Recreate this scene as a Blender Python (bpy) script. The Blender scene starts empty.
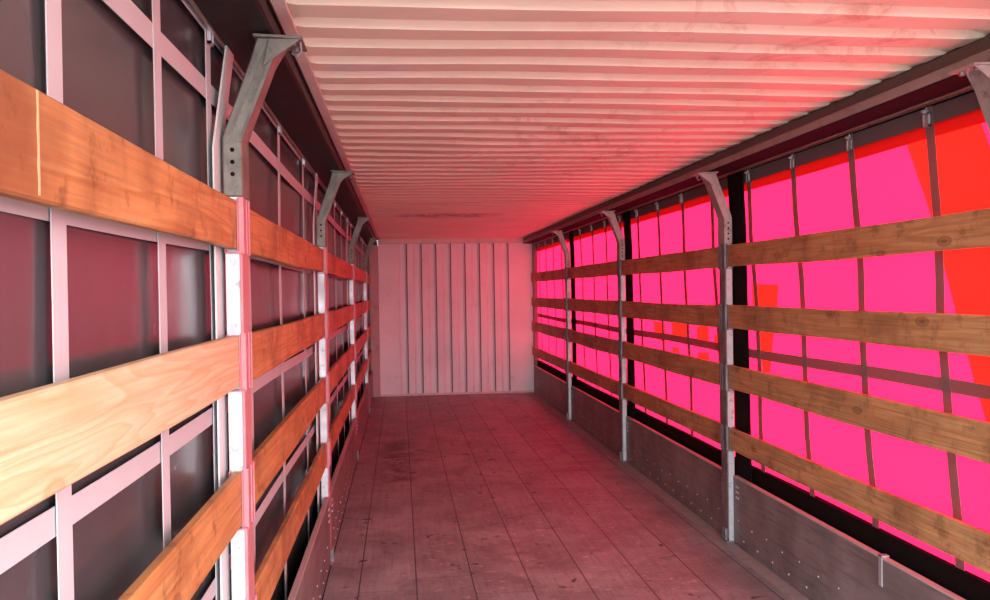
import bpy, bmesh, math, random
from mathutils import Matrix, Vector
random.seed(7)
S = bpy.context.scene
COL = S.collection

# ------------------------------------------------------------------ camera
yaw, pitch, roll = 0.1112, -0.0116, -0.0150
fwd = Vector((math.sin(yaw)*math.cos(pitch), math.cos(yaw)*math.cos(pitch), math.sin(pitch)))
rgt = Vector((math.cos(yaw), -math.sin(yaw), 0))
up = rgt.cross(fwd)
r2 = rgt*math.cos(roll) + up*math.sin(roll)
u2 = -rgt*math.sin(roll) + up*math.cos(roll)
cam_d = bpy.data.cameras.new('camera'); cam = bpy.data.objects.new('camera', cam_d); COL.objects.link(cam)
cam_d.sensor_width = 36; cam_d.lens = 849.6/990*36; cam_d.clip_start = 0.02; cam_d.clip_end = 300
M4 = Matrix((r2, u2, -fwd)).transposed().to_4x4(); M4.translation = (-0.912, 0, 1.684)
cam.matrix_world = M4
S.camera = cam

# ------------------------------------------------------------------ light
w = bpy.data.worlds.new('sky'); S.world = w; w.use_nodes = True
wn = w.node_tree.nodes; wl = w.node_tree.links
bg = wn['Background']; bg.inputs['Color'].default_value = (0.93, 1.0, 1.07, 1); bg.inputs['Strength'].default_value = 10.5
sd = bpy.data.lights.new('sun', 'SUN'); sd.energy = 10.0; sd.angle = 0.02; sd.color = (1, 0.95, 0.86)
sun = bpy.data.objects.new('sun', sd); COL.objects.link(sun); sun.location = (20, 12, 20)
sun.rotation_euler = Vector((-0.80, -0.28, -0.52)).to_track_quat('-Z', 'Y').to_euler()
pd = bpy.data.lights.new('rear_opening_portal', 'AREA'); pd.shape = 'RECTANGLE'; pd.size = 2.75; pd.size_y = 2.65
pd.cycles.is_portal = True
por = bpy.data.objects.new('rear_opening_portal', pd); COL.objects.link(por); por.location = (-0.07, -0.45, 1.27)
por.rotation_euler = (math.radians(90), 0, 0)      # faces +Y, into the trailer
S.view_settings.view_transform = 'Standard'; S.view_settings.look = 'None'
S.view_settings.gamma = 1; S.view_settings.exposure = 0.55; S.view_settings.use_curve_mapping = False
S.cycles.use_denoising = True
S.cycles.max_bounces = 12; S.cycles.diffuse_bounces = 8; S.cycles.glossy_bounces = 4; S.cycles.transmission_bounces = 6
S.cycles.sample_clamp_indirect = 12
S.cycles.caustics_reflective = False; S.cycles.caustics_refractive = False

# ------------------------------------------------------------------ constants (metres; x across, y along the trailer, z up)
XR, XL = 1.212, 1.376              # inner faces of the slats, right / left
YEND, ZROOF = 13.77, 2.54
Y0 = -0.45                         # rear opening
PR = [0.07, 2.74, 5.40, 8.06, 10.72]
PL = [-0.2, 2.58, 5.35, 8.6, 11.9]
BZ = [(1.8135, 1.9566), (1.4151, 1.5628), (1.0157, 1.169), (0.6218, 0.7638)]
CXR, CXL = 1.312, -1.45            # curtains

# ------------------------------------------------------------------ node helpers
class NT:
    def __init__(s, name):
        s.m = bpy.data.materials.new(name); s.m.use_nodes = True
        s.n = s.m.node_tree.nodes; s.l = s.m.node_tree.links
        s.b = s.n['Principled BSDF']; s.out = s.n['Material Output']
    def put(s, sock, v):
        if hasattr(v, 'links') or isinstance(v, bpy.types.NodeSocket): s.l.new(v, sock)
        elif isinstance(v, (tuple, list)) and len(v) == 3 and sock.type == 'RGBA': sock.default_value = (*v, 1)
        else: sock.default_value = v
    def math(s, op, a, b=0.0, c=0.0, clamp=False):
        k = s.n.new('ShaderNodeMath'); k.operation = op; k.use_clamp = clamp
        for i, v in enumerate((a, b, c)): s.put(k.inputs[i], v)
        return k.outputs[0]
    def coord(s, rnd=True, scale=(1, 1, 1), world=False):
        if world:
            src = s.n.new('ShaderNodeNewGeometry').outputs['Position']
        else:
            src = s.n.new('ShaderNodeTexCoord').outputs['Object']
        mp = s.n.new('ShaderNodeMapping'); s.l.new(src, mp.inputs['Vector']); mp.inputs['Scale'].default_value = scale
        if rnd:
            oi = s.n.new('ShaderNodeObjectInfo')
            c = s.n.new('ShaderNodeCombineXYZ')
            v = s.math('MULTIPLY', oi.outputs['Random'], 37.0)
            for i in range(3): s.l.new(v, c.inputs[i])
            s.l.new(c.outputs[0], mp.inputs['Location'])
        return mp.outputs[0]
    def xyz(s, v):
        k = s.n.new('ShaderNodeSeparateXYZ'); s.l.new(v, k.inputs[0]); return k.outputs
    def noise(s, v, scale, detail=4, rough=0.55, dist=0.0):
        k = s.n.new('ShaderNodeTexNoise'); s.l.new(v, k.inputs['Vector'])
        k.inputs['Scale'].default_value = scale; k.inputs['Detail'].default_value = detail
        k.inputs['Roughness'].default_value = rough; k.inputs['Distortion'].default_value = dist
        return k.outputs[0]
    def ramp(s, f, stops, interp='LINEAR'):
        k = s.n.new('ShaderNodeValToRGB'); s.put(k.inputs[0], f); cr = k.color_ramp; cr.interpolation = interp
        while len(cr.elements) < len(stops): cr.elements.new(0.5)
        for e, (p, c) in zip(cr.elements, stops):
            e.position = p; e.color = (c, c, c, 1) if isinstance(c, (int, float)) else (*c, 1)
        return k.outputs[0]
    def mix(s, f, a, b, mode='MIX'):
        k = s.n.new('ShaderNodeMix'); k.data_type = 'RGBA'; k.blend_type = mode
        s.put(k.inputs[0], f); s.put(k.inputs[6], a); s.put(k.inputs[7], b)
        return k.outputs[2]
    def bump(s, h, strength=0.3, dist=0.01):
        k = s.n.new('ShaderNodeBump'); k.inputs['Strength'].default_value = strength; k.inputs['Distance'].default_value = dist
        s.put(k.inputs['Height'], h); s.l.new(k.outputs[0], s.b.inputs['Normal'])
    def fin(s, color, rough=0.6, metal=0.0, spec=0.5):
        s.put(s.b.inputs['Base Color'], color); s.put(s.b.inputs['Roughness'], rough)
        s.put(s.b.inputs['Metallic'], metal); s.b.inputs['Specular IOR Level'].default_value = spec
        return s.m
    def box(s, a, b, a0, a1, b0, b1, soft=0.03):      # soft 0..1 rectangle in two coordinates
        def sm(v, lo, hi):
            k = s.n.new('ShaderNodeMapRange'); k.interpolation_type = 'SMOOTHSTEP'
            s.put(k.inputs[0], v); k.inputs[1].default_value = lo; k.inputs[2].default_value = hi
            return k.outputs[0]
        r = s.math('MULTIPLY', sm(a, a0-soft, a0+soft), s.math('SUBTRACT', 1.0, sm(a, a1-soft, a1+soft)))
        q = s.math('MULTIPLY', sm(b, b0-soft, b0+soft), s.math('SUBTRACT', 1.0, sm(b, b1-soft, b1+soft)))
        return s.math('MULTIPLY', r, q)

def wood(name, light, mid, dark, contrast=1.0, stain=0.5, rough=0.6):
    t = NT(name); v = t.coord()
    st = t.n.new('ShaderNodeMapping'); t.l.new(v, st.inputs['Vector']); st.inputs['Scale'].default_value = (3.0, 0.55, 9.0)
    warp = t.noise(st.outputs[0], 1.0, 2, 0.5, 0.4)
    rings = t.math('FRACT', t.math('MULTIPLY', warp, 9.0*contrast))
    grain = t.ramp(rings, [(0.0, 0.15), (0.55, 0.5), (0.86, 1.0), (1.0, 0.15)])
    fi = t.n.new('ShaderNodeMapping'); t.l.new(v, fi.inputs['Vector']); fi.inputs['Scale'].default_value = (60, 3.0, 110)
    fine = t.noise(fi.outputs[0], 1.0, 3)
    c = t.mix(t.math('MULTIPLY', grain, 0.85), light, mid)
    c = t.mix(t.math('MULTIPLY', t.ramp(fine, [(0.4,0),(0.75,1)]), 0.5), c, dark)
    # knots
    kn = t.n.new('ShaderNodeMapping'); t.l.new(v, kn.inputs['Vector']); kn.inputs['Scale'].default_value = (0.6, 2.4, 5.5)
    vo = t.n.new('ShaderNodeTexVoronoi'); t.l.new(kn.outputs[0], vo.inputs['Vector']); vo.inputs['Scale'].default_value = 1.0
    k = t.ramp(vo.outputs['Distance'], [(0.03, 1.0), (0.075, 0.45), (0.10, 0.8), (0.13, 0.0)])
    c = t.mix(t.math('MULTIPLY', k, 0.8), c, dark)
    big = t.noise(v, 2.2, 4, 0.6)
    c = t.mix(t.math('MULTIPLY', t.ramp(big, [(0.48, 0.0), (0.72, 1.0)]), stain), c, dark)
    sm = t.noise(v, 9.0, 5, 0.7)
    c = t.mix(t.math('MULTIPLY', t.ramp(sm, [(0.54, 0.0), (0.66, 1.0)]), stain*0.7), c, (dark[0]*0.5, dark[1]*0.5, dark[2]*0.5))
    t.bump(t.math('ADD', fine, t.math('MULTIPLY', grain, 0.5)), 0.25, 0.003)
    return t.fin(c, rough, 0, 0.35)

M = {}
M['wood_orange'] = wood('varnished_orange_wood', (0.68, 0.34, 0.13), (0.52, 0.20, 0.06), (0.22, 0.07, 0.03), 0.7, 0.85, 0.5)
M['wood_pale'] = wood('pale_pine_wood', (0.82, 0.60, 0.39), (0.72, 0.43, 0.22), (0.55, 0.27, 0.12), 1.3, 0.10, 0.6)
M['wood_brown'] = wood('weathered_brown_wood', (0.68, 0.38, 0.17), (0.50, 0.25, 0.10), (0.16, 0.06, 0.03), 0.8, 0.6, 0.6)

def galv(name, c1, c2, rough=0.45, metal=0.55, dirt=0.5):
    t = NT(name); v = t.coord()
    vo = t.n.new('ShaderNodeTexVoronoi'); t.l.new(v, vo.inputs['Vector']); vo.inputs['Scale'].default_value = 90
    n = t.noise(v, 7, 5, 0.65)
    c = t.mix(t.ramp(n, [(0.35, 0), (0.65, 1)]), c1, c2)
    c = t.mix(t.math('MULTIPLY', t.xyz(vo.outputs['Color'])[0], 0.15), c, (c1[0]*0.6,)*3)
    d = t.noise(v, 22, 4, 0.7)
    c = t.mix(t.math('MULTIPLY', t.ramp(d, [(0.58, 0), (0.7, 1)]), dirt), c, (0.10, 0.07, 0.055))
    t.bump(n, 0.15, 0.004)
    return t.fin(c, t.ramp(n, [(0.3, rough-0.08), (0.7, rough+0.15)]), metal)
M['galv'] = galv('galvanised_steel', (0.66, 0.66, 0.68), (0.52, 0.51, 0.52))
M['galv_mid'] = galv('weathered_galvanised_steel', (0.50, 0.47, 0.44), (0.34, 0.31, 0.29), 0.5, 0.4, 0.7)
M['galv_dark'] = galv('dirty_galvanised_steel', (0.27, 0.24, 0.20), (0.14, 0.12, 0.10), 0.5, 0.35, 0.7)
M['bracket'] = galv('worn_bracket_steel', (0.30, 0.27, 0.27), (0.16, 0.14, 0.14), 0.5, 0.4, 0.5)

def paint(name, c, rough=0.5, dirt=0.3, dirtc=(0.05, 0.04, 0.04), scale=6, spec=0.5):
    t = NT(name); v = t.coord()
    n = t.noise(v, scale, 6, 0.65)
    k = t.mix(t.math('MULTIPLY', t.ramp(n, [(0.5, 0), (0.75, 1)]), dirt), c, dirtc)
    t.bump(t.noise(v, 40, 3), 0.08, 0.003)
    return t.fin(k, rough, 0, spec)
M['black'] = paint('black_painted_steel', (0.010, 0.007, 0.008), 0.5, 0.35, (0.07, 0.045, 0.045), 14, 0.2)
M['near_black'] = paint('near_black_trim', (0.010, 0.008, 0.008), 0.6, 0.2)
M['shade_black'] = paint('matt_black_steel_and_shade', (0.008, 0.005, 0.005), 0.85, 0.2, (0.05, 0.015, 0.01), 5, 0.1)
M['brown_rail'] = paint('brown_primed_steel', (0.32, 0.26, 0.24), 0.6, 0.5, (0.09, 0.06, 0.055), 5, 0.3)
M['dark_rail'] = paint('dark_brown_steel', (0.105, 0.07, 0.062), 0.55, 0.5, (0.04, 0.03, 0.025), 5)
M['purple_rail'] = paint('dark_track_steel', (0.020, 0.011, 0.017), 0.8, 0.35, (0.05, 0.03, 0.03), 12, 0.08)
M['alu'] = galv('aluminium_track_edge', (0.60, 0.55, 0.48), (0.42, 0.38, 0.33), 0.35, 0.7, 0.5)
M['cream'] = paint('cream_painted_strip', (0.72, 0.62, 0.58), 0.5, 0.3, (0.3, 0.2, 0.18))
M['white_flange'] = paint('white_painted_flange', (0.78, 0.75, 0.74), 0.45, 0.15, (0.4, 0.3, 0.3))
M['run'] = paint('dried_cream_paint', (0.62, 0.42, 0.22), 0.7, 0.2)
M['red_flange'] = paint('patchy_red_flange', (0.58, 0.21, 0.23), 0.5, 0.45, (0.50, 0.42, 0.42), 10)  # red with greyish patches, for the left flanges and slat pockets
M['strap'] = paint('grey_webbing', (0.55, 0.50, 0.51), 0.8, 0.15, (0.35, 0.3, 0.3))
M['strap_brown'] = paint('brown_grey_webbing', (0.21, 0.155, 0.15), 0.8, 0.2, (0.10, 0.07, 0.07))
_m = M['strap_brown']; _n = _m.node_tree; _t = _n.nodes.new('ShaderNodeBsdfTranslucent'); _t.inputs[0].default_value = (0.9, 0.6, 0.6, 1)
_x = _n.nodes.new('ShaderNodeMixShader'); _x.inputs[0].default_value = 0.2
_n.links.new(_n.nodes['Principled BSDF'].outputs[0], _x.inputs[1]); _n.links.new(_t.outputs[0], _x.inputs[2]); _n.links.new(_x.outputs[0], _n.nodes['Material Output'].inputs[0])
M['hem'] = paint('dark_grey_hem', (0.16, 0.115, 0.12), 0.7, 0.2)
M['edge_pink'] = paint('pink_lit_board_edge', (0.55, 0.40, 0.38), 0.6, 0.3, (0.3, 0.2, 0.2))  # pink light along the board tops is put into this colour

# kick boards (phenolic plywood / weathered)
t = NT('worn_brown_plywood'); v = t.coord()
a = t.noise(v, 3.0, 6, 0.6); st = t.n.new('ShaderNodeMapping'); t.l.new(v, st.inputs['Vector']); st.inputs['Scale'].default_value = (4, 1.2, 16)
b_ = t.noise(st.outputs[0], 2.5, 5, 0.65)
c = t.mix(t.ramp(a, [(0.35, 0), (0.7, 1)]), (0.16, 0.125, 0.12), (0.30, 0.235, 0.23))
c = t.mix(t.math('MULTIPLY', t.ramp(b_, [(0.5, 0), (0.68, 1)]), 0.55), c, (0.09, 0.065, 0.062))
t.bump(b_, 0.2, 0.004); M['kick'] = t.fin(c, 0.5, 0, 0.4)

M['rivet'] = paint('pale_rivet', (0.62, 0.55, 0.54), 0.4, 0.2)

# floor
t = NT('worn_plank_floor'); v = t.coord(rnd=False, world=True); X, Y, Z = t.xyz(v)
px = t.math('DIVIDE', t.math('ADD', X, 1.17), 0.325); pi_ = t.math('FLOOR', px); fx = t.math('FRACT', px)
seam = t.math('LESS_THAN', t.math('ABSOLUTE', t.math('SUBTRACT', fx, 0.5)), 0.488)
seam = t.math('SUBTRACT', 1.0, seam)
hash_ = t.math('FRACT', t.math('MULTIPLY', t.math('SINE', t.math('MULTIPLY', pi_, 12.9898)), 43758.5))
py = t.math('DIVIDE', t.math('ADD', Y, t.math('MULTIPLY', hash_, 2.4)), 2.4); fy = t.math('FRACT', py); iy = t.math('FLOOR', py)
cross = t.math('GREATER_THAN', t.math('ABSOLUTE', t.math('SUBTRACT', fy, 0.5)), 0.4992)
cell = t.math('FRACT', t.math('MULTIPLY', t.math('SINE', t.math('ADD', t.math('MULTIPLY', pi_, 3.7), t.math('MULTIPLY', iy, 8.3))), 917.3))
gn = t.noise(v, 1.6, 7, 0.62)
c = t.mix(t.ramp(gn, [(0.3, 0), (0.7, 1)]), (0.20, 0.19, 0.19), (0.46, 0.45, 0.46))
c = t.mix(t.math('MULTIPLY', cell, 0.35), c, (0.20, 0.15, 0.14))
sx = t.n.new('ShaderNodeMapping'); t.l.new(v, sx.inputs['Vector']); sx.inputs['Scale'].default_value = (22, 1.4, 1)
gr = t.noise(sx.outputs[0], 1.5, 6, 0.7)
c = t.mix(t.math('MULTIPLY', t.ramp(gr, [(0.48, 0), (0.7, 1)]), 0.4), c, (0.12, 0.085, 0.08))
# scattered dark pits and scuffs
d1 = t.noise(v, 9.0, 3, 0.5, 0.6)
c = t.mix(t.math('MULTIPLY', t.ramp(d1, [(0.665, 0), (0.70, 1)]), 0.85), c, (0.02, 0.015, 0.018))
sxx = t.n.new('ShaderNodeMapping'); t.l.new(v, sxx.inputs['Vector']); sxx.inputs['Scale'].default_value = (5.0, 9.0, 1); sxx.inputs['Rotation'].default_value = (0, 0, 0.35)
d2 = t.noise(sxx.outputs[0], 2.2, 5, 0.75, 1.2)
near = t.box(X, Y, -0.9, 0.9, 3.6, 8.0, 0.5)
c = t.mix(t.math('MULTIPLY', t.math('MULTIPLY', t.ramp(d2, [(0.60, 0), (0.64, 1)]), 0.75), near), c, (0.62, 0.55, 0.55))
mo = t.noise(v, 3.4, 8, 0.72, 0.3)
c = t.mix(t.math('MULTIPLY', t.ramp(mo, [(0.50, 0), (0.66, 1)]), 0.45), c, (0.10, 0.075, 0.075))
mp_ = t.noise(v, 5.2, 8, 0.75, 0.3)
c = t.mix(t.math('MULTIPLY', t.ramp(mp_, [(0.54, 0), (0.72, 1)]), 0.35), c, (0.55, 0.48, 0.48))
# smudge of pale dust, and the oily stain at the left
dust = t.math('MULTIPLY', t.box(X, Y, -0.30, -0.16, 4.9, 5.9, 0.14), t.ramp(t.noise(v, 6, 4, 0.6), [(0.35, 0), (0.7, 1)]))
c = t.mix(t.math('MULTIPLY', dust, 0.55), c, (0.80, 0.72, 0.76))
oil = t.math('MULTIPLY', t.box(X, Y, -1.12, -0.82, 7.5, 9.6, 0.16), t.ramp(t.noise(v, 4.5, 6, 0.75), [(0.40, 0), (0.56, 1)]))
c = t.mix(t.math('MULTIPLY', oil, 0.72), c, (0.035, 0.018, 0.018))
c = t.mix(t.math('MULTIPLY', t.math('MAXIMUM', seam, cross), 0.8), c, (0.03, 0.02, 0.02))
t.bump(t.math('SUBTRACT', gr, t.math('MULTIPLY', t.math('MAXIMUM', seam, cross), 2.0)), 0.25, 0.004)
M['floor'] = t.fin(c, t.ramp(gn, [(0.3, 0.42), (0.7, 0.62)]), 0, 0.4)
M['floor_strip'] = paint('dusty_steel_floor_strip', (0.36, 0.31, 0.30), 0.55, 0.5, (0.20, 0.15, 0.15), 9)

# roof: cream paint with rust smudges
t = NT('cream_roof_paint'); v = t.coord(rnd=False, world=True); X, Y, Z = t.xyz(v)
n = t.noise(v, 1.1, 6, 0.6)
c = t.mix(t.ramp(n, [(0.35, 0), (0.7, 1)]), (0.88, 0.80, 0.66), (0.76, 0.67, 0.54))
rz = t.noise(v, 5.0, 6, 0.75, 0.6)
reg = t.math('MAXIMUM', t.box(X, Y, -0.7, 0.9, 3.6, 6.2, 0.6), t.box(X, Y, -0.2, 1.2, 2.2, 3.2, 0.4))
c = t.mix(t.math('MULTIPLY', t.math('MULTIPLY', t.ramp(rz, [(0.52, 0), (0.68, 1)]), reg), 0.55), c, (0.36, 0.13, 0.07))
c = t.mix(t.math('MULTIPLY', t.math('MULTIPLY', t.box(X, Y, -0.9, 0.1, 9.3, 9.75, 0.2), t.ramp(rz, [(0.4, 0), (0.55, 1)])), 0.7), c, (0.10, 0.03, 0.03))
c = t.mix(t.math('MULTIPLY', t.box(X, Y, -1.16, -0.86, 3.20, 3.36, 0.04), 0.6), c, (0.74, 0.70, 0.76))
sx = t.n.new('ShaderNodeMapping'); t.l.new(v, sx.inputs['Vector']); sx.inputs['Scale'].default_value = (1.3, 30, 1)
scr = t.noise(sx.outputs[0], 1.4, 3, 0.6)
c = t.mix(t.math('MULTIPLY', t.ramp(scr, [(0.69, 0), (0.72, 1)]), 0.6), c, (0.93, 0.82, 0.74))
t.bump(n, 0.1, 0.01); M['roof'] = t.fin(c, 0.42, 0, 0.5)

t = NT('pale_grey_front_wall_paint'); v = t.coord(rnd=False, world=True)
n = t.noise(v, 1.3, 6, 0.6)
c = t.mix(t.ramp(n, [(0.4, 0), (0.75, 1)]), (0.88, 0.88, 0.90), (0.76, 0.74, 0.76))
n2 = t.noise(v, 5, 5, 0.7)
c = t.mix(t.math('MULTIPLY', t.ramp(n2, [(0.62, 0), (0.72, 1)]), 0.35), c, (0.45, 0.33, 0.32))
M['wall'] = t.fin(c, 0.5, 0, 0.4)
M['corner_red'] = paint('reddish_corner_post', (0.50, 0.30, 0.30), 0.5, 0.3)
M['corner_dark'] = paint('dark_corner_post', (0.22, 0.14, 0.15), 0.5, 0.3)

# left curtain: opaque dark grey PVC
t = NT('dark_grey_pvc'); v = t.coord(rnd=False, world=True)
n = t.noise(v, 1.5, 4, 0.5)
c = t.mix(n, (0.055, 0.05, 0.054), (0.085, 0.078, 0.082))
d = t.noise(v, 14, 3, 0.5)
c = t.mix(t.math('MULTIPLY', t.ramp(d, [(0.75, 0), (0.78, 1)]), 0.5), c, (0.4, 0.38, 0.38))
t.bump(t.noise(v, 2.2, 2), 0.25, 0.03)
M['pvc_dark'] = t.fin(c, 0.24, 0, 0.6)

# right curtain: pink PVC with red print, light passes through it
t = NT('pink_translucent_pvc'); v = t.coord(rnd=False, world=True); X, Y, Z = t.xyz(v)
def poly(pts):         # convex polygon (y,z), anticlockwise in the y-z plane -> 0/1
    r = None
    for (a0, b0), (a1, b1) in zip(pts, pts[1:]+pts[:1]):
        ny, nz = -(b1-b0), (a1-a0); d = ny*a0+nz*b0
        e = t.math('GREATER_THAN', t.math('MULTIPLY_ADD', Y, ny, t.math('MULTIPLY', Z, nz)), d)
        r = e if r is None else t.math('MULTIPLY', r, e)
    return r
def ccw(p):
    A = sum(x0*y1-x1*y0 for (x0, y0), (x1, y1) in zip(p, p[1:]+p[:1]))
    return p if A > 0 else p[::-1]
PRINT = [[(3.57, 2.37), (3.09, 2.38), (2.99, 2.17), (3.44, 2.13)], [(3.44, 2.13), (2.99, 2.17), (2.88, 1.93), (3.36, 1.98)], [(3.36, 1.98), (2.88, 1.93), (2.79, 1.66), (3.29, 1.81)], [(3.29, 1.81), (2.79, 1.66), (2.7, 1.45), (3.19, 1.55)], [(3.19, 1.55), (2.7, 1.45), (2.61, 1.25), (3.09, 1.28)], [(3.09, 1.28), (2.61, 1.25), (2.53, 1.07), (3.03, 1.14)], [(3.03, 1.14), (2.53, 1.07), (2.45, 0.99), (2.95, 0.98)], [(5.21, 1.7), (4.84, 1.69), (4.86, 1.56), (5.2, 1.57)], [(5.18, 1.60), (4.86, 1.60), (4.95, 1.16), (5.04, 1.15)], [(2.95, 0.98), (2.45, 0.99), (2.28, 0.45), (2.78, 0.45)], [(7.33, 1.39), (7.03, 1.37), (7.03, 1.2), (7.28, 1.26)], [(6.84, 1.4), (6.49, 1.39), (6.5, 1.23), (6.86, 1.24)], [(6.26, 1.38), (6.01, 1.41), (5.99, 1.24), (6.25, 1.23)], [(5.87, 1.34), (5.7, 1.35), (5.7, 1.24), (5.86, 1.24)], [(6.85, 1.19), (6.7, 1.19), (6.67, 1.15), (6.83, 1.15)], [(6.23, 1.19), (6.0, 1.2), (5.99, 1.15), (6.23, 1.14)]]
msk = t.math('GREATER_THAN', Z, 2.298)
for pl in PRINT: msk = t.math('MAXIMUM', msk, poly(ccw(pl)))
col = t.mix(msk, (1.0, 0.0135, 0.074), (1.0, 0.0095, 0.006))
col = t.mix(t.math('GREATER_THAN', Z, 2.298), col, (0.20, 0.001, 0.001))  # dark red top band: shade of the outer valance put into the colour
bw = t.noise(v, 0.8, 2)
tr = t.n.new('ShaderNodeBsdfTranslucent'); t.l.new(col, tr.inputs['Color'])
df = t.n.new('ShaderNodeBsdfDiffuse'); t.l.new(t.mix(msk, (0.55, 0.03, 0.10), (0.5, 0.03, 0.02)), df.inputs['Color'])
ms = t.n.new('ShaderNodeMixShader'); ms.inputs[0].default_value = 0.245
t.l.new(df.outputs[0], ms.inputs[1]); t.l.new(tr.outputs[0], ms.inputs[2]); t.l.new(ms.outputs[0], t.out.inputs['Surface'])
M['pvc_pink'] = t.m

t = NT('concrete_yard'); v = t.coord(rnd=False, world=True)
M['ground'] = t.fin(t.mix(t.noise(v, 0.5, 6), (0.13, 0.125, 0.12), (0.19, 0.185, 0.175)), 0.85)

# ------------------------------------------------------------------ mesh helpers
class MB:
    def __init__(s): s.v = []; s.f = []
    def box(s, x0, x1, y0, y1, z0, z1):
        if x0 > x1: x0, x1 = x1, x0
        if y0 > y1: y0, y1 = y1, y0
        if z0 > z1: z0, z1 = z1, z0
        n = len(s.v)
        s.v += [(x0,y0,z0),(x1,y0,z0),(x1,y1,z0),(x0,y1,z0),(x0,y0,z1),(x1,y0,z1),(x1,y1,z1),(x0,y1,z1)]
        s.f += [tuple(n+i for i in q) for q in ((0,3,2,1),(4,5,6,7),(0,1,5,4),(1,2,6,5),(2,3,7,6),(3,0,4,7))]; return s
    def loft(s, secs, cap=True):          # list of equal-length rings
        n = len(s.v); k = len(secs[0])
        for r in secs: s.v += list(r)
        for i in range(len(secs)-1):
            for j in range(k):
                a = n+i*k+j; b = n+i*k+(j+1) % k
                s.f.append((a, b, b+k, a+k))
        if cap:
            s.f.append(tuple(n+j for j in reversed(range(k)))); s.f.append(tuple(n+(len(secs)-1)*k+j for j in range(k)))
        return s
    def prism(s, prof, y0, y1):           # closed (x,z) profile run along y
        return s.loft([[(x, y0, z) for x, z in prof], [(x, y1, z) for x, z in prof]])
    def cyl(s, c, axis, r, h, n=10, r2=None):
        c = Vector(c); ax = {'x': Vector((1,0,0)), 'y': Vector((0,1,0)), 'z': Vector((0,0,1))}[axis]
        u = Vector((0,1,0)) if axis != 'y' else Vector((1,0,0)); w_ = ax.cross(u); r2 = r if r2 is None else r2
        ring = lambda o, rr: [tuple(c+ax*o+u*rr*math.cos(i*2*math.pi/n)+w_*rr*math.sin(i*2*math.pi/n)) for i in range(n)]
        return s.loft([ring(-h/2, r), ring(h/2, r2)])
    def tube(s, pts, r, n=8):
        P = [Vector(p) for p in pts]; secs = []
        for i, p in enumerate(P):
            d = (P[min(i+1, len(P)-1)]-P[max(i-1, 0)]).normalized()
            u = d.cross(Vector((0.31, 0.2, 0.93))).normalized(); w_ = d.cross(u)
            secs.append([tuple(p+u*r*math.cos(k*2*math.pi/n)+w_*r*math.sin(k*2*math.pi/n)) for k in range(n)])
        return s.loft(secs)
    def build(s, name, mat, parent=None, loc=(0, 0, 0), bevel=0.0, smooth=False):
        me = bpy.data.meshes.new(name); me.from_pydata([tuple(q) for q in s.v], [], s.f); me.update()
        bm = bmesh.new(); bm.from_mesh(me); bmesh.ops.recalc_face_normals(bm, faces=bm.faces)
        if bevel: bmesh.ops.bevel(bm, geom=list(bm.edges), offset=bevel, segments=1, affect='EDGES', clamp_overlap=True)
        bm.to_mesh(me); bm.free()
        if smooth:
            for p in me.polygons: p.use_smooth = True
        me.materials.append(mat)
        o = bpy.data.objects.new(name, me); COL.objects.link(o); o.location = loc
        if parent: o.parent = parent
        return o
def tag(o, label=None, cat=None, group=None, kind=None):
    if label: o['label'] = label
    if cat: o['category'] = cat
    if group: o['group'] = group
    if kind: o['kind'] = kind
    return o
def empty(name, loc=(0, 0, 0)):
    o = bpy.data.objects.new(name, None); COL.objects.link(o); o.location = loc; o.empty_display_size = 0.1; return o
def copy_tree(o, parent=None):
    c = o.copy(); COL.objects.link(c)
    if parent: c.parent = parent
    for ch in [q for q in bpy.data.objects if q.parent == o]: copy_tree(ch, c)
    return c
def struct(o): o['kind'] = 'structure'; return o

# ------------------------------------------------------------------ setting
struct(MB().box(-40, 40, -40, 50, -1.3, -1.25).build('ground', M['ground']))
FLX0, FLX1 = -XL+0.016, XR+0.035
struct(MB().box(FLX0, 1.15, Y0, YEND+0.1, -0.08, 0).build('floor', M['floor']))
struct(MB().box(1.15, FLX1, Y0, YEND+0.1, -0.08, 0.004).build('trim_1', M['floor_strip']))

# corrugated roof: cross ribs, pitch 0.21
secs = []; y = Y0-0.02; pitch_ = 0.2135; zl, zh = ZROOF-0.012, ZROOF+0.014
y = 2.40-0.21*14
prof = []
while y < YEND+0.2:
    prof += [(y, zh), (y+0.070, zh), (y+0.088, zl), (y+0.194, zl)]
    y += pitch_
prof = [q for q in prof if Y0 < q[0] < YEND+0.081]
m = MB(); xs = [-XL+0.11, -XL+0.15, 1.05, 1.13]
xs = [-XL+0.075, XR-0.06]
NX = 24
for i, (yy, zz) in enumerate(prof):
    for j in range(NX+1):
        x = xs[0]+(xs[1]-xs[0])*j/NX
        sag = 0.004*math.sin(yy*1.7+j*0.21)+0.002*math.sin(yy*5.1+j*0.5)
        e = min(j, NX-j)/1.0; bl = min(1.0, e/1.0)
        m.v.append((x, yy, (zz if bl >= 1 else ZROOF+0.0) + sag*bl))
for i in range(len(prof)-1):
    for j in range(NX):
        a = i*(NX+1)+j; m.f.append((a, a+1, a+NX+2, a+NX+1))
roof = m.build('ceiling', M['roof']); struct(roof)
so = roof.modifiers.new('thick', 'SOLIDIFY'); so.thickness = 0.003; so.offset = 1
bv = roof.modifiers.new('round', 'BEVEL'); bv.width = 0.005; bv.segments = 2; bv.limit_method = 'ANGLE'; bv.angle_limit = 0.35
# roof edge flanges
struct(MB().box(-XL+0.114, -XL+0.152, Y0, YEND, ZROOF-0.030, ZROOF-0.020).build('trim_2', M['cream']))

# outer valances under the roof edge, over the curtain tracks
struct(MB().box(CXR+0.040, CXR+0.046, Y0, YEND, 2.37, 2.62).build('trim_17', M['shade_black']))
struct(MB().box(CXL-0.046, CXL-0.040, Y0, YEND, 2.40, 2.62).build('trim_18', M['shade_black']))

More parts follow.
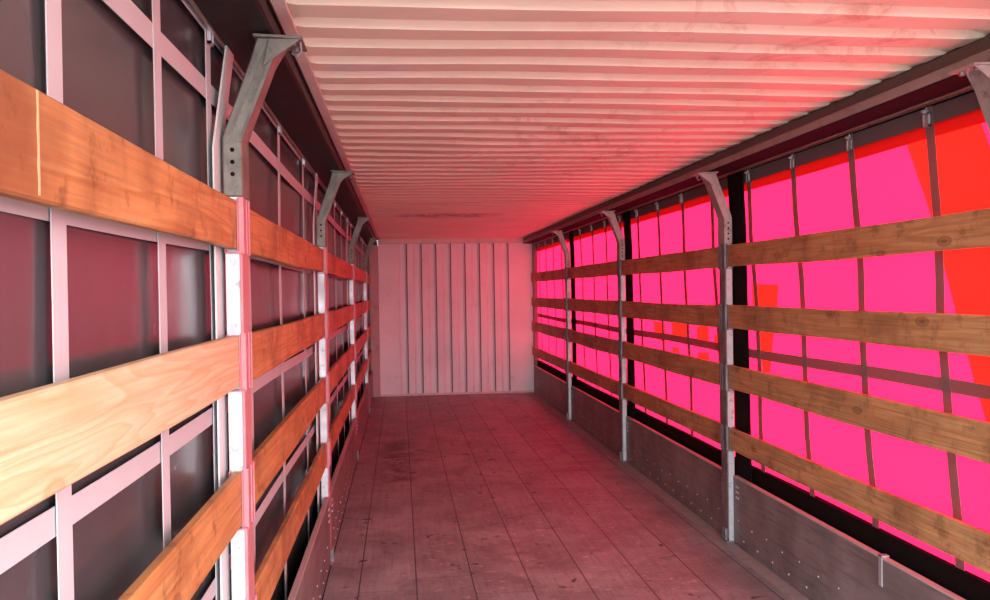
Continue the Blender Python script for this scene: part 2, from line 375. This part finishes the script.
# front (far) wall, corrugated
m = MB(); pr = [(-1.25, 0.0)]
for k in range(8):
    a = -0.93+0.2355*k
    pr += [(a, 0.0), (a+0.034, 0.045), (a+0.100, 0.045), (a+0.128, 0.0)]
pr += [(1.25, 0.0)]
full = [(x, YEND+d) for x, d in pr]+[(1.25, YEND+0.08), (-1.25, YEND+0.08)]
m.loft([[(x, yy, 0.0) for x, yy in full], [(x, yy, 2.45) for x, yy in full]])
struct(m.build('wall_front', M['wall']))
for k in range(8):       # thin near-black strips at one corner of each corrugation
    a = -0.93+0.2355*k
    struct(MB().box(a+0.126, a+0.140, YEND-0.003, YEND-0.0005, 0.036, 2.45).build('trim_%d' % (20+k), M['near_black']))
m = MB(); m.box(-1.25, 1.22, YEND-0.015, YEND+0.06, 2.452, 2.575); m.box(-1.25, 1.22, YEND-0.03, YEND-0.012, 2.452, 2.464)
struct(m.build('trim_3', M['cream'], bevel=0.003))
struct(MB().box(-1.25, 1.25, YEND-0.02, YEND-0.002, 0.001, 0.035).build('baseboard_front', M['cream']))
struct(MB().box(-XL-0.02, -1.252, YEND-0.10, YEND+0.08, 0.001, 2.43).build('trim_4', M['corner_red'], bevel=0.006))
struct(MB().box(1.252, XR+0.10, YEND-0.10, YEND+0.08, -0.05, 2.43).build('trim_5', M['corner_dark'], bevel=0.006))

# floor edge beams, front corner closures and roof lining over the curtain tracks
struct(MB().box(-XL-0.084, FLX0-0.001, Y0, YEND+0.1, -0.12, -0.004).build('trim_13', M['shade_black']))
struct(MB().box(FLX1+0.001, XR+0.086, Y0, YEND+0.1, -0.12, -0.004).build('trim_14', M['shade_black']))
struct(MB().box(-XL-0.16, -XL-0.022, YEND-0.06, YEND+0.08, -0.1, 2.60).build('trim_15', M['corner_dark']))
struct(MB().box(XR+0.102, XR+0.18, YEND-0.06, YEND+0.08, -0.1, 2.60).build('trim_16', M['corner_dark']))
struct(MB().box(-XL-0.16, XR+0.18, YEND+0.082, YEND+0.10, -0.1, 2.66).build('wall_outer', M['wall']))

# side rails of the roof
def rail(s, xb, names, main, band, under):
    X = lambda d: s*(xb+d)
    struct(MB().prism([(X(-0.112), 2.442), (X(-0.112), 2.482), (X(-0.104), 2.486), (X(-0.020), 2.486), (X(-0.020), 2.442)], Y0, YEND).build(names[0], main, bevel=0.003))
    struct(MB().prism([(X(-0.100), 2.487), (X(-0.108), 2.526), (X(-0.02), 2.60), (X(0.14), 2.60), (X(0.14), 2.53), (X(-0.02), 2.50)], Y0, YEND).build(names[1], band))
    m = MB(); m.prism([(X(-0.108), 2.436), (X(-0.108), 2.441), (X(0.055), 2.441), (X(0.055), 2.436)], Y0, YEND); m.prism([(X(-0.018), 2.444), (X(-0.018), 2.49), (X(0.055), 2.49), (X(0.055), 2.444)], Y0, YEND)
    struct(m.build(names[2], under, bevel=0.002))
rail(1, XR, ('trim_6', 'trim_7', 'trim_8'), M['brown_rail'], M['dark_rail'], M['purple_rail'])
rail(-1, XL, ('trim_9', 'trim_10', 'trim_11'), M['black'], M['near_black'], M['black'])
struct(MB().box(-XL-0.057, -XL-0.049, Y0, YEND, 2.428, 2.4355).build('trim_19', M['alu']))
struct(MB().box(-XL+0.108, -XL+0.1125, Y0, YEND, 2.505, ZROOF-0.024).build('trim_12', M['near_black']))

# curtain tracks (channel open below, light lower lip)
def track(x, z, name, label):
    r = tag(empty(name, (x, Y0, z)), label, 'curtain track')
    L = YEND-Y0-0.1
    m = MB(); m.box(-0.022, 0.022, 0, L, 0.030, 0.036); m.box(-0.022, -0.018, 0, L, 0.0, 0.030); m.box(0.018, 0.022, 0, L, 0.0, 0.030)
    m.build('channel', M['purple_rail'] if x > 0 else M['dark_rail'], r)
    m = MB(); m.box(-0.026, -0.008, 0, L, -0.005, 0.0); m.box(0.008, 0.026, 0, L, -0.005, 0.0); m.build('lip', M['alu'], r)
    return r
ZTR, ZTL = 2.425, 2.475
track(CXR-0.028, ZTR+0.012, 'curtain_track', 'dark curtain track with pale lower lip under the right roof rail')
track(CXL+0.028, ZTL+0.032, 'curtain_track', 'metal curtain track beside the black left roof rail')

# ------------------------------------------------------------------ curtains
def wavy(y, z, k): return 0.006*math.sin(y*3.1+k)+0.004*math.sin(z*4.0+y*1.3+k)
def curtain(x, s, z0, z1, mat, name, label, k):
    r = tag(empty(name, (x, Y0, z0)), label, 'curtain')
    m = MB(); ny, nz = 110, 14; L = YEND-Y0
    for i in range(ny+1):
        for j in range(nz+1):
            yy = L*i/ny; zz = (z1-z0)*j/nz
            m.v.append((s*(0.010+wavy(yy+Y0, zz+z0, k)), yy, zz))
    for i in range(ny):
        for j in range(nz):
            a = i*(nz+1)+j; m.f.append((a, a+1, a+nz+2, a+nz+1))
    m.build('sheet', mat, r, smooth=True)
    return r
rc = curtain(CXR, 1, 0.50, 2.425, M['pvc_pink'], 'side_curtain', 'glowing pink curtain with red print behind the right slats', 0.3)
lc = curtain(CXL, -1, 0.05, 2.50, M['pvc_dark'], 'side_curtain', 'dark grey curtain with pale webbing behind the left slats', 1.7)

SLANT = 0.095
def strap(parent, base, x, s, yc, z0, z1, wd, mat, hang, wob):
    m = MB(); n = 14; th = 0.0022
    rows = []
    for i in range(n+1):
        z = z0+(z1-z0)*i/n; f = i/n
        dy = (-SLANT*(z1-z) if s > 0 else 0.0) + wob*(math.sin(z*5.0+yc*2.0)*0.008+math.sin(z*11+yc)*0.004)
        dx = -s*(0.006+0.004*math.sin(z*4+yc)*wob)
        rows.append([(x+dx, yc+dy-wd/2, z), (x+dx, yc+dy+wd/2, z), (x+dx-s*th, yc+dy+wd/2, z), (x+dx-s*th, yc+dy-wd/2, z)])
    rows = [[(a-base[0], b-base[1], c-base[2]) for a, b, c in r] for r in rows]
    o = m.loft(rows).build('webbing_strap', mat, parent)
    if hang:                              # roller hanger: plate, buckle loop and stub axle
        hx = x-s*0.014
        h = MB(); h.box(hx-0.002, hx+0.002, yc-0.012, yc+0.012, z1-0.075, z1-0.012)
        h.box(hx-0.005, hx+0.005, yc-wd*0.36, yc+wd*0.36, z1-0.030, z1-0.022)
        h.box(hx-0.005, hx+0.005, yc-wd*0.36, yc+wd*0.36, z1-0.082, z1-0.074)
        h.box(hx-0.005, hx+0.005, yc-wd*0.36, yc-wd*0.26, z1-0.082, z1-0.022)
        h.box(hx-0.005, hx+0.005, yc+wd*0.26, yc+wd*0.36, z1-0.082, z1-0.022)
        h.cyl((hx, yc, z1-0.014), 'z', 0.004, 0.026)
        h.cyl((hx-s*0.010, yc, z1-0.018), 'x', 0.007, 0.02)
        h.v = [(a-base[0], b-base[1], c-base[2]) for a, b, c in h.v]
        ho = h.build('roller_hanger', M['galv'], parent)
    return o
ys = [5.23-0.62*k+0.62*0 for k in range(0, 9)]
ysr = []
y = 5.20
while y > 0: ysr.append(y); y -= 0.615
y = 5.23+0.63
while y < YEND-0.15: ysr.append(y); y += 0.63
for y in ysr: strap(rc, rc.location, CXR, 1, y, 0.46, ZTR, 0.056, M['strap_brown'], True, 1.0)
ysl = [0.26, 0.83, 1.40, 1.98, 2.50, 3.09, 3.90, 4.85, 5.62]
y = 6.4
while y < YEND-0.15: ysl.append(y); y += 0.78
for y in ysl: strap(lc, lc.location, CXL, -1, y, 0.10, ZTL, 0.058, M['strap'], True, 0.45)
def htape(parent, x, s, zc, wd, mat, slope=0.0):
    m = MB(); n = 90; th = 0.0015; rows = []
    for i in range(n+1):
        y = (Y0+0.02)+(YEND-Y0-0.15)*i/n; dz = 0.006*math.sin(y*1.9+zc)
        d = -s*(0.0012)+0; X = x+s*0.010*0-s*0.0025
        rows.append([(X-parent.location[0], y-parent.location[1], zc+dz-wd/2-parent.location[2]),
                     (X-parent.location[0], y-parent.location[1], zc+dz+wd/2-parent.location[2]),
                     (X-s*th-parent.location[0], y-parent.location[1], zc+dz+wd/2-parent.location[2]),
                     (X-s*th-parent.location[0], y-parent.location[1], zc+dz-wd/2-parent.location[2])])
    return m.loft(rows).build('horizontal_webbing', mat, parent)
htape(rc, CXR, 1, 1.262, 0.056, M['strap_brown'])
for zc, wd_ in ((2.450, 0.055), (2.260, 0.055), (1.835, 0.058), (1.342, 0.047), (0.86, 0.047)): htape(lc, CXL, -1, zc, wd_, M['strap'])
MB().box(-0.0045, -0.001, 0, YEND-Y0-0.11, 2.352-0.5, 2.424-0.5).build('hem_band', M['hem'], rc)
# outer post flanges hung on the curtains; right ones blackened to stand for shade
def outer_flange(parent, xx, s, y0_, y1_, top, mat, name, kink, slant):
    P = parent.location; secs = []
    for z, d in ((0.30, 0.0), (2.10, 0.0), (2.16, kink*0.2), (top, kink)):
        X0 = xx-s*d-P[0]
        sh = -slant*(top-z) if s > 0 else -slant*max(0, z-2.1)/0.3
        y0, y1 = y0_+sh, y1_+sh
        secs.append([(X0, y0-P[1], z-P[2]), (X0+s*0.005, y0-P[1], z-P[2]), (X0+s*0.005, y1-P[1], z-P[2]), (X0, y1-P[1], z-P[2])])
    return MB().loft(secs).build(name, mat, parent)
for y in PR[1:]: outer_flange(rc, 1.272, 1, y-0.205, y+0.045, 2.42, M['shade_black'], 'shaded_outer_flange', 0.012, 0.03)
for y in PL[1:]: outer_flange(lc, -1.424, -1, y-0.120, y-0.010, 2.44, M['white_flange'], 'white_outer_flange', 0.004, -0.17)
# black lower apron / side raver of the right-hand side
struct(MB().box(XR+0.085, XR+0.14, Y0, YEND, -0.25, 0.535).build('baseboard_right', M['shade_black']))
struct(MB().box(-XL-0.125, -XL-0.082, Y0, YEND, -0.25, 0.30).build('baseboard_left', M['shade_black']))

# ------------------------------------------------------------------ stanchions
KZR, KZL = 0.44, 0.42
def stanchion(s, xb, loc_y, proto_only=False):
    """box post with bent galvanised arm; s=+1 right side. Local origin at the floor on the slat plane."""
    r = empty('stanchion', (s*xb, loc_y, 0))
    X = lambda d: s*d                      # d>0 outwards
    yw = 0.052
    # lower channel: inner flange, rear/front webs, open outwards
    m = MB(); m.box(X(-0.004), X(0.036), -yw, -yw+0.006, 0.012, 2.05); m.box(X(-0.004), X(0.036), yw-0.006, yw, 0.012, 2.05)
    m.box(X(0.030), X(0.036), -yw, yw, 0.012, 2.05)
    m.build('post', M['galv'], r, bevel=0.001)
    MB().box(X(-0.012), X(-0.004), -yw, yw, 0.03, 2.05).build('inner_flange', M['red_flange'] if s < 0 else M['bracket'], r, bevel=0.0015)
    # bent upper arm (sleeve)
    def ring(z, d0, d1, y0, y1): return [(X(d0), y0, z), (X(d1), y0, z), (X(d1), y1, z), (X(d0), y1, z)]
    arm = MB().loft([ring(1.965, -0.017, 0.038, -yw-0.006, yw+0.006), ring(2.135, -0.017, 0.038, -yw-0.006, yw+0.006),
                     ring(2.18, -0.032, 0.022, -yw-0.006, yw+0.006), ring(2.36, -0.102, -0.044, -yw-0.004, yw+0.004),
                     ring(2.425, -0.140, -0.064, -yw-0.004, yw+0.004)]).build('bent_arm', M['galv_dark'] if s < 0 else M['galv_mid'], r, bevel=0.004)
    rb = MB()                               # raised ribs of the pressed arm, facing rear
    for d in (-0.010, 0.026):
        rb.loft([[(X(d-0.005), -yw-0.010, 2.12), (X(d+0.005), -yw-0.010, 2.12), (X(d+0.005), -yw-0.005, 2.12), (X(d-0.005), -yw-0.005, 2.12)],
                 [(X(d-0.115), -yw-0.009, 2.40), (X(d-0.105), -yw-0.009, 2.40), (X(d-0.105), -yw-0.003, 2.40), (X(d-0.115), -yw-0.003, 2.40)]])
    rb.build('pressed_rib', M['galv_dark'] if s < 0 else M['galv_mid'], arm)
    hp = MB().loft([[(X(-0.195), -0.075, 2.418), (X(-0.055), -0.070, 2.425), (X(-0.055), 0.065, 2.425), (X(-0.195), 0.065, 2.418)],
                    [(X(-0.195), -0.075, 2.426), (X(-0.055), -0.070, 2.433), (X(-0.055), 0.065, 2.433), (X(-0.195), 0.065, 2.426)]])
    hp.loft([[(X(-0.19), -0.066, 2.42), (X(-0.10), -0.066, 2.42), (X(-0.082), -0.066, 2.34)], [(X(-0.19), -0.060, 2.42), (X(-0.10), -0.060, 2.42), (X(-0.082), -0.060, 2.34)]])
    h = hp.build('head_plate', M['galv_dark'] if s < 0 else M['galv_mid'], r, bevel=0.001)
    for yy in (-0.045, 0.03): MB().cyl((X(-0.165), yy, 2.413), 'z', 0.010, 0.014, 6).build('bolt', M['bracket'], h)
    k = MB(); k.tube([(X(-0.185), -0.03, 2.42), (X(-0.188), -0.03, 2.395), (X(-0.175), -0.025, 2.38), (X(-0.160), -0.02, 2.39)], 0.004)
    k.build('hook', M['bracket'], h)
    # perforated adjusting holes seen dark on the sleeve
    for i in range(4 if s > 0 else 3): MB().cyl((X(0.010), -yw-0.0065, 2.10-0.035*i), 'y', 0.0065, 0.002, 10).build('adjusting_hole', M['shade_black'], arm)
    # slat pockets, both sides of the post, at every slat height
    for z0, z1 in BZ:
        m = MB()
        for sg in (-1, 1):
            m.box(X(-0.016), X(-0.012), sg*yw, sg*0.014, z0-0.012, z1+0.006)
            m.box(X(-0.0045), X(-0.0015), sg*(yw+0.022), sg*yw, z0-0.012, z1+0.004)
            m.box(X(-0.016), X(0.032), sg*(yw+0.022), sg*yw, z0-0.012, z0-0.008)
            m.box(X(0.0305), X(0.034), sg*(yw+0.022), sg*yw, z0-0.012, z1+0.004)
            m.box(X(-0.018), X(-0.002), sg*(yw+0.003), sg*(yw-0.010), z0-0.014, z1+0.008)
        m.build('slat_pocket', M['bracket'] if s > 0 else M['red_flange'], r, bevel=0.001)
    # foot: latch rod and base shoe
    m = MB(); m.box(X(-0.022), X(0.040), -yw-0.002, yw+0.002, 0.006, 0.018); m.box(X(-0.030), X(-0.012), -0.040, -0.026, 0.018, 0.095)
    m.box(X(-0.030), X(-0.012), 0.000, 0.010, 0.018, 0.095); m.cyl((X(-0.020), -0.015, 0.05), 'y', 0.006, 0.07)
    m.build('foot', M['bracket'], r, bevel=0.001)
    return r
pos_word = ['nearest', 'second', 'third', 'fourth', 'fifth']
def place_posts(s, xb, ys, side):
    proto = None
    for i, y in enumerate(ys):
        if y < 1.0: continue
        if proto is None: o = proto = stanchion(s, xb, y)
        else:
            o = copy_tree(proto); o.location = (s*xb, y, 0)
        word = {1: 'nearest', 2: 'second nearest', 3: 'third nearest', 4: 'farthest'}[i]
        extra = 'galvanised post with red inner flange and bent arm' if s < 0 else 'galvanised post with dark inner flange and bent arm'
        tag(o, f'{word} {extra} on the {side} side', 'post', f'posts along the {side} side')
place_posts(-1, XL, PL, 'left'); place_posts(1, XR, PR, 'right')

# ------------------------------------------------------------------ slats
def slat(name, x0, x1, y0, y1, z0, z1, mat, sag=0.0, tilt=0.0, chip=False):
    """board with slight bow; origin at its lower rear end"""
    m = MB(); n = 16; secs = []
    for i in range(n+1):
        f = i/n; y = (y1-y0)*f; b = -sag*math.sin(math.pi*f); e = 0.0025*math.sin(f*9+z0*7)
        zz0 = b+tilt*f+e; zz1 = (z1-z0)+b+tilt*f-e*0.6; c = 0.004
        ring = [(x0, zz0+c), (x0+c*(1 if x1 > x0 else -1), zz0), (x1-c*(1 if x1 > x0 else -1), zz0), (x1, zz0+c),
                (x1, zz1-c), (x1-c*(1 if x1 > x0 else -1), zz1), (x0+c*(1 if x1 > x0 else -1), zz1), (x0, zz1-c)]
        secs.append([(X-x0, y, Z) for X, Z in ring])
    return m.loft(secs).build(name, mat, None, (x0, y0, z0))
hword = ['top', 'second', 'third', 'bottom']
bays = ['nearest', 'second', 'third', 'fourth', 'farthest']
def bay_slats(s, xb, ys, side, mats):
    ends = ys+[YEND-0.17]
    for i in range(len(ys)):
        for j, (z0, z1) in enumerate(BZ):
            if s < 0 and i == 0 and j == 3: continue
            a, b = ends[i]+0.056, ends[i+1]-0.056
            if i == len(ys)-1: b = YEND-0.105
            if i == 0: a = Y0+0.02
            mt, word = mats(i, j)
            dz = random.uniform(-0.004, 0.004)
            o = slat('timber_slat', s*xb, s*(xb+0.026), a, b, z0+dz, z1+dz, M[mt], sag=random.uniform(0, 0.006))
            tag(o, f'{word} slat, {hword[j]} one in the {bays[i]} bay of the {side} side', 'slat', f'wooden slats on the {side} side')
            if s < 0 and i == 0 and j == 0:
                q = MB(); yy = 1.165-a
                q.loft([[(0.0007, yy-0.003+0.001*math.sin(k*1.3), 0.004+0.0105*k), (0.0001, yy-0.003+0.001*math.sin(k*1.3), 0.004+0.0105*k), (0.0001, yy+0.003, 0.004+0.0105*k), (0.0007, yy+0.003, 0.004+0.0105*k)] for k in range(14)])
                q.build('dried_paint_run', M['run'], o)['label'] = 'cream vertical paint run'
def lm(i, j):
    if i == 0: return [('wood_orange', 'bright orange wooden'), ('wood_pale', 'pale pine'), ('wood_orange', 'knotty orange wooden')][j]
    return ('wood_brown' if (i+j) % 3 == 1 and j == 1 else 'wood_orange', 'reddish orange wooden')
def rm(i, j): return ('wood_brown', 'weathered brown wooden' if i < 2 else 'dark shaded wooden')
bay_slats(-1, XL, PL, 'left', lm)
bay_slats(1, XR, PR, 'right', rm)

# ------------------------------------------------------------------ kick boards
def kick(s, xk, y0, y1, h, label, group, hinge=False, mt=None):
    r = tag(empty('kick_board', (s*xk, y0, 0.006)), label, 'kick board', group)
    L = y1-y0; X = lambda d: s*d
    m = MB(); m.box(X(0), X(0.024), 0, L, 0, h-0.006)
    rng = random.Random(int(y0*100))
    nr = int(L/0.21)
    for k in range(nr):                      # rivet heads in two staggered rows
        m.cyl((X(-0.001), 0.07+k*0.21, 0.055), 'x', 0.006, 0.004, 8); m.cyl((X(-0.001), 0.15+k*0.21, 0.155+0.012*(k % 2)), 'x', 0.005, 0.004, 8)
    for a in (0.05, L-0.05):
        for q in range(3): m.cyl((X(-0.001), a, h-0.06-0.035*q), 'x', 0.006, 0.004, 8); m.cyl((X(-0.001), a+0.03*(1 if a < 1 else -1), h-0.06-0.035*q), 'x', 0.006, 0.004, 8)
    po = m.build('panel', M['kick'], r); po.data.materials.append(M['rivet'])
    for p in po.data.polygons:
        if p.index >= 6: p.material_index = 1
    MB().box(X(-0.002), X(0.026), 0, L, h-0.006, h+0.004).build('top_edge', M['edge_pink'], r, bevel=0.001)
    if hinge:
        for yy in hinge:
            m = MB(); m.box(X(-0.007), X(-0.002), yy-0.014, yy+0.014, h-0.13, h+0.012); m.box(X(-0.007), X(0.031), yy-0.014, yy+0.014, h+0.004, h+0.012)
            m.build('clip', M['galv'], r, bevel=0.001)
            m = MB(); m.box(X(-0.006), X(-0.002), yy+0.05, yy+0.16, 0.05, 0.16); m.cyl((X(-0.01), yy+0.10, 0.11), 'x', 0.02, 0.012, 12)
            m.build('latch_plate', M['galv'], r, bevel=0.001)
    return r
for s, xb, ys, h, side in ((1, XR+0.024, PR, KZR, 'right'), (-1, XL-0.012, PL, KZL, 'left')):
    ends = ys+[YEND-0.17]
    for i in range(len(ys)):
        a, b = ends[i]+0.060, ends[i+1]-0.060
        if i == 0: a = Y0+0.02
        if i == len(ys)-1: b = YEND-0.105
        kick(s, xb, a, b, h, f'long low brown kick board in the {bays[i]} bay of the {side} side', f'kick boards on the {side} side',
             hinge=[3.62-a] if (s > 0 and i == 1) else ([1.0] if i == 0 and s > 0 else None))
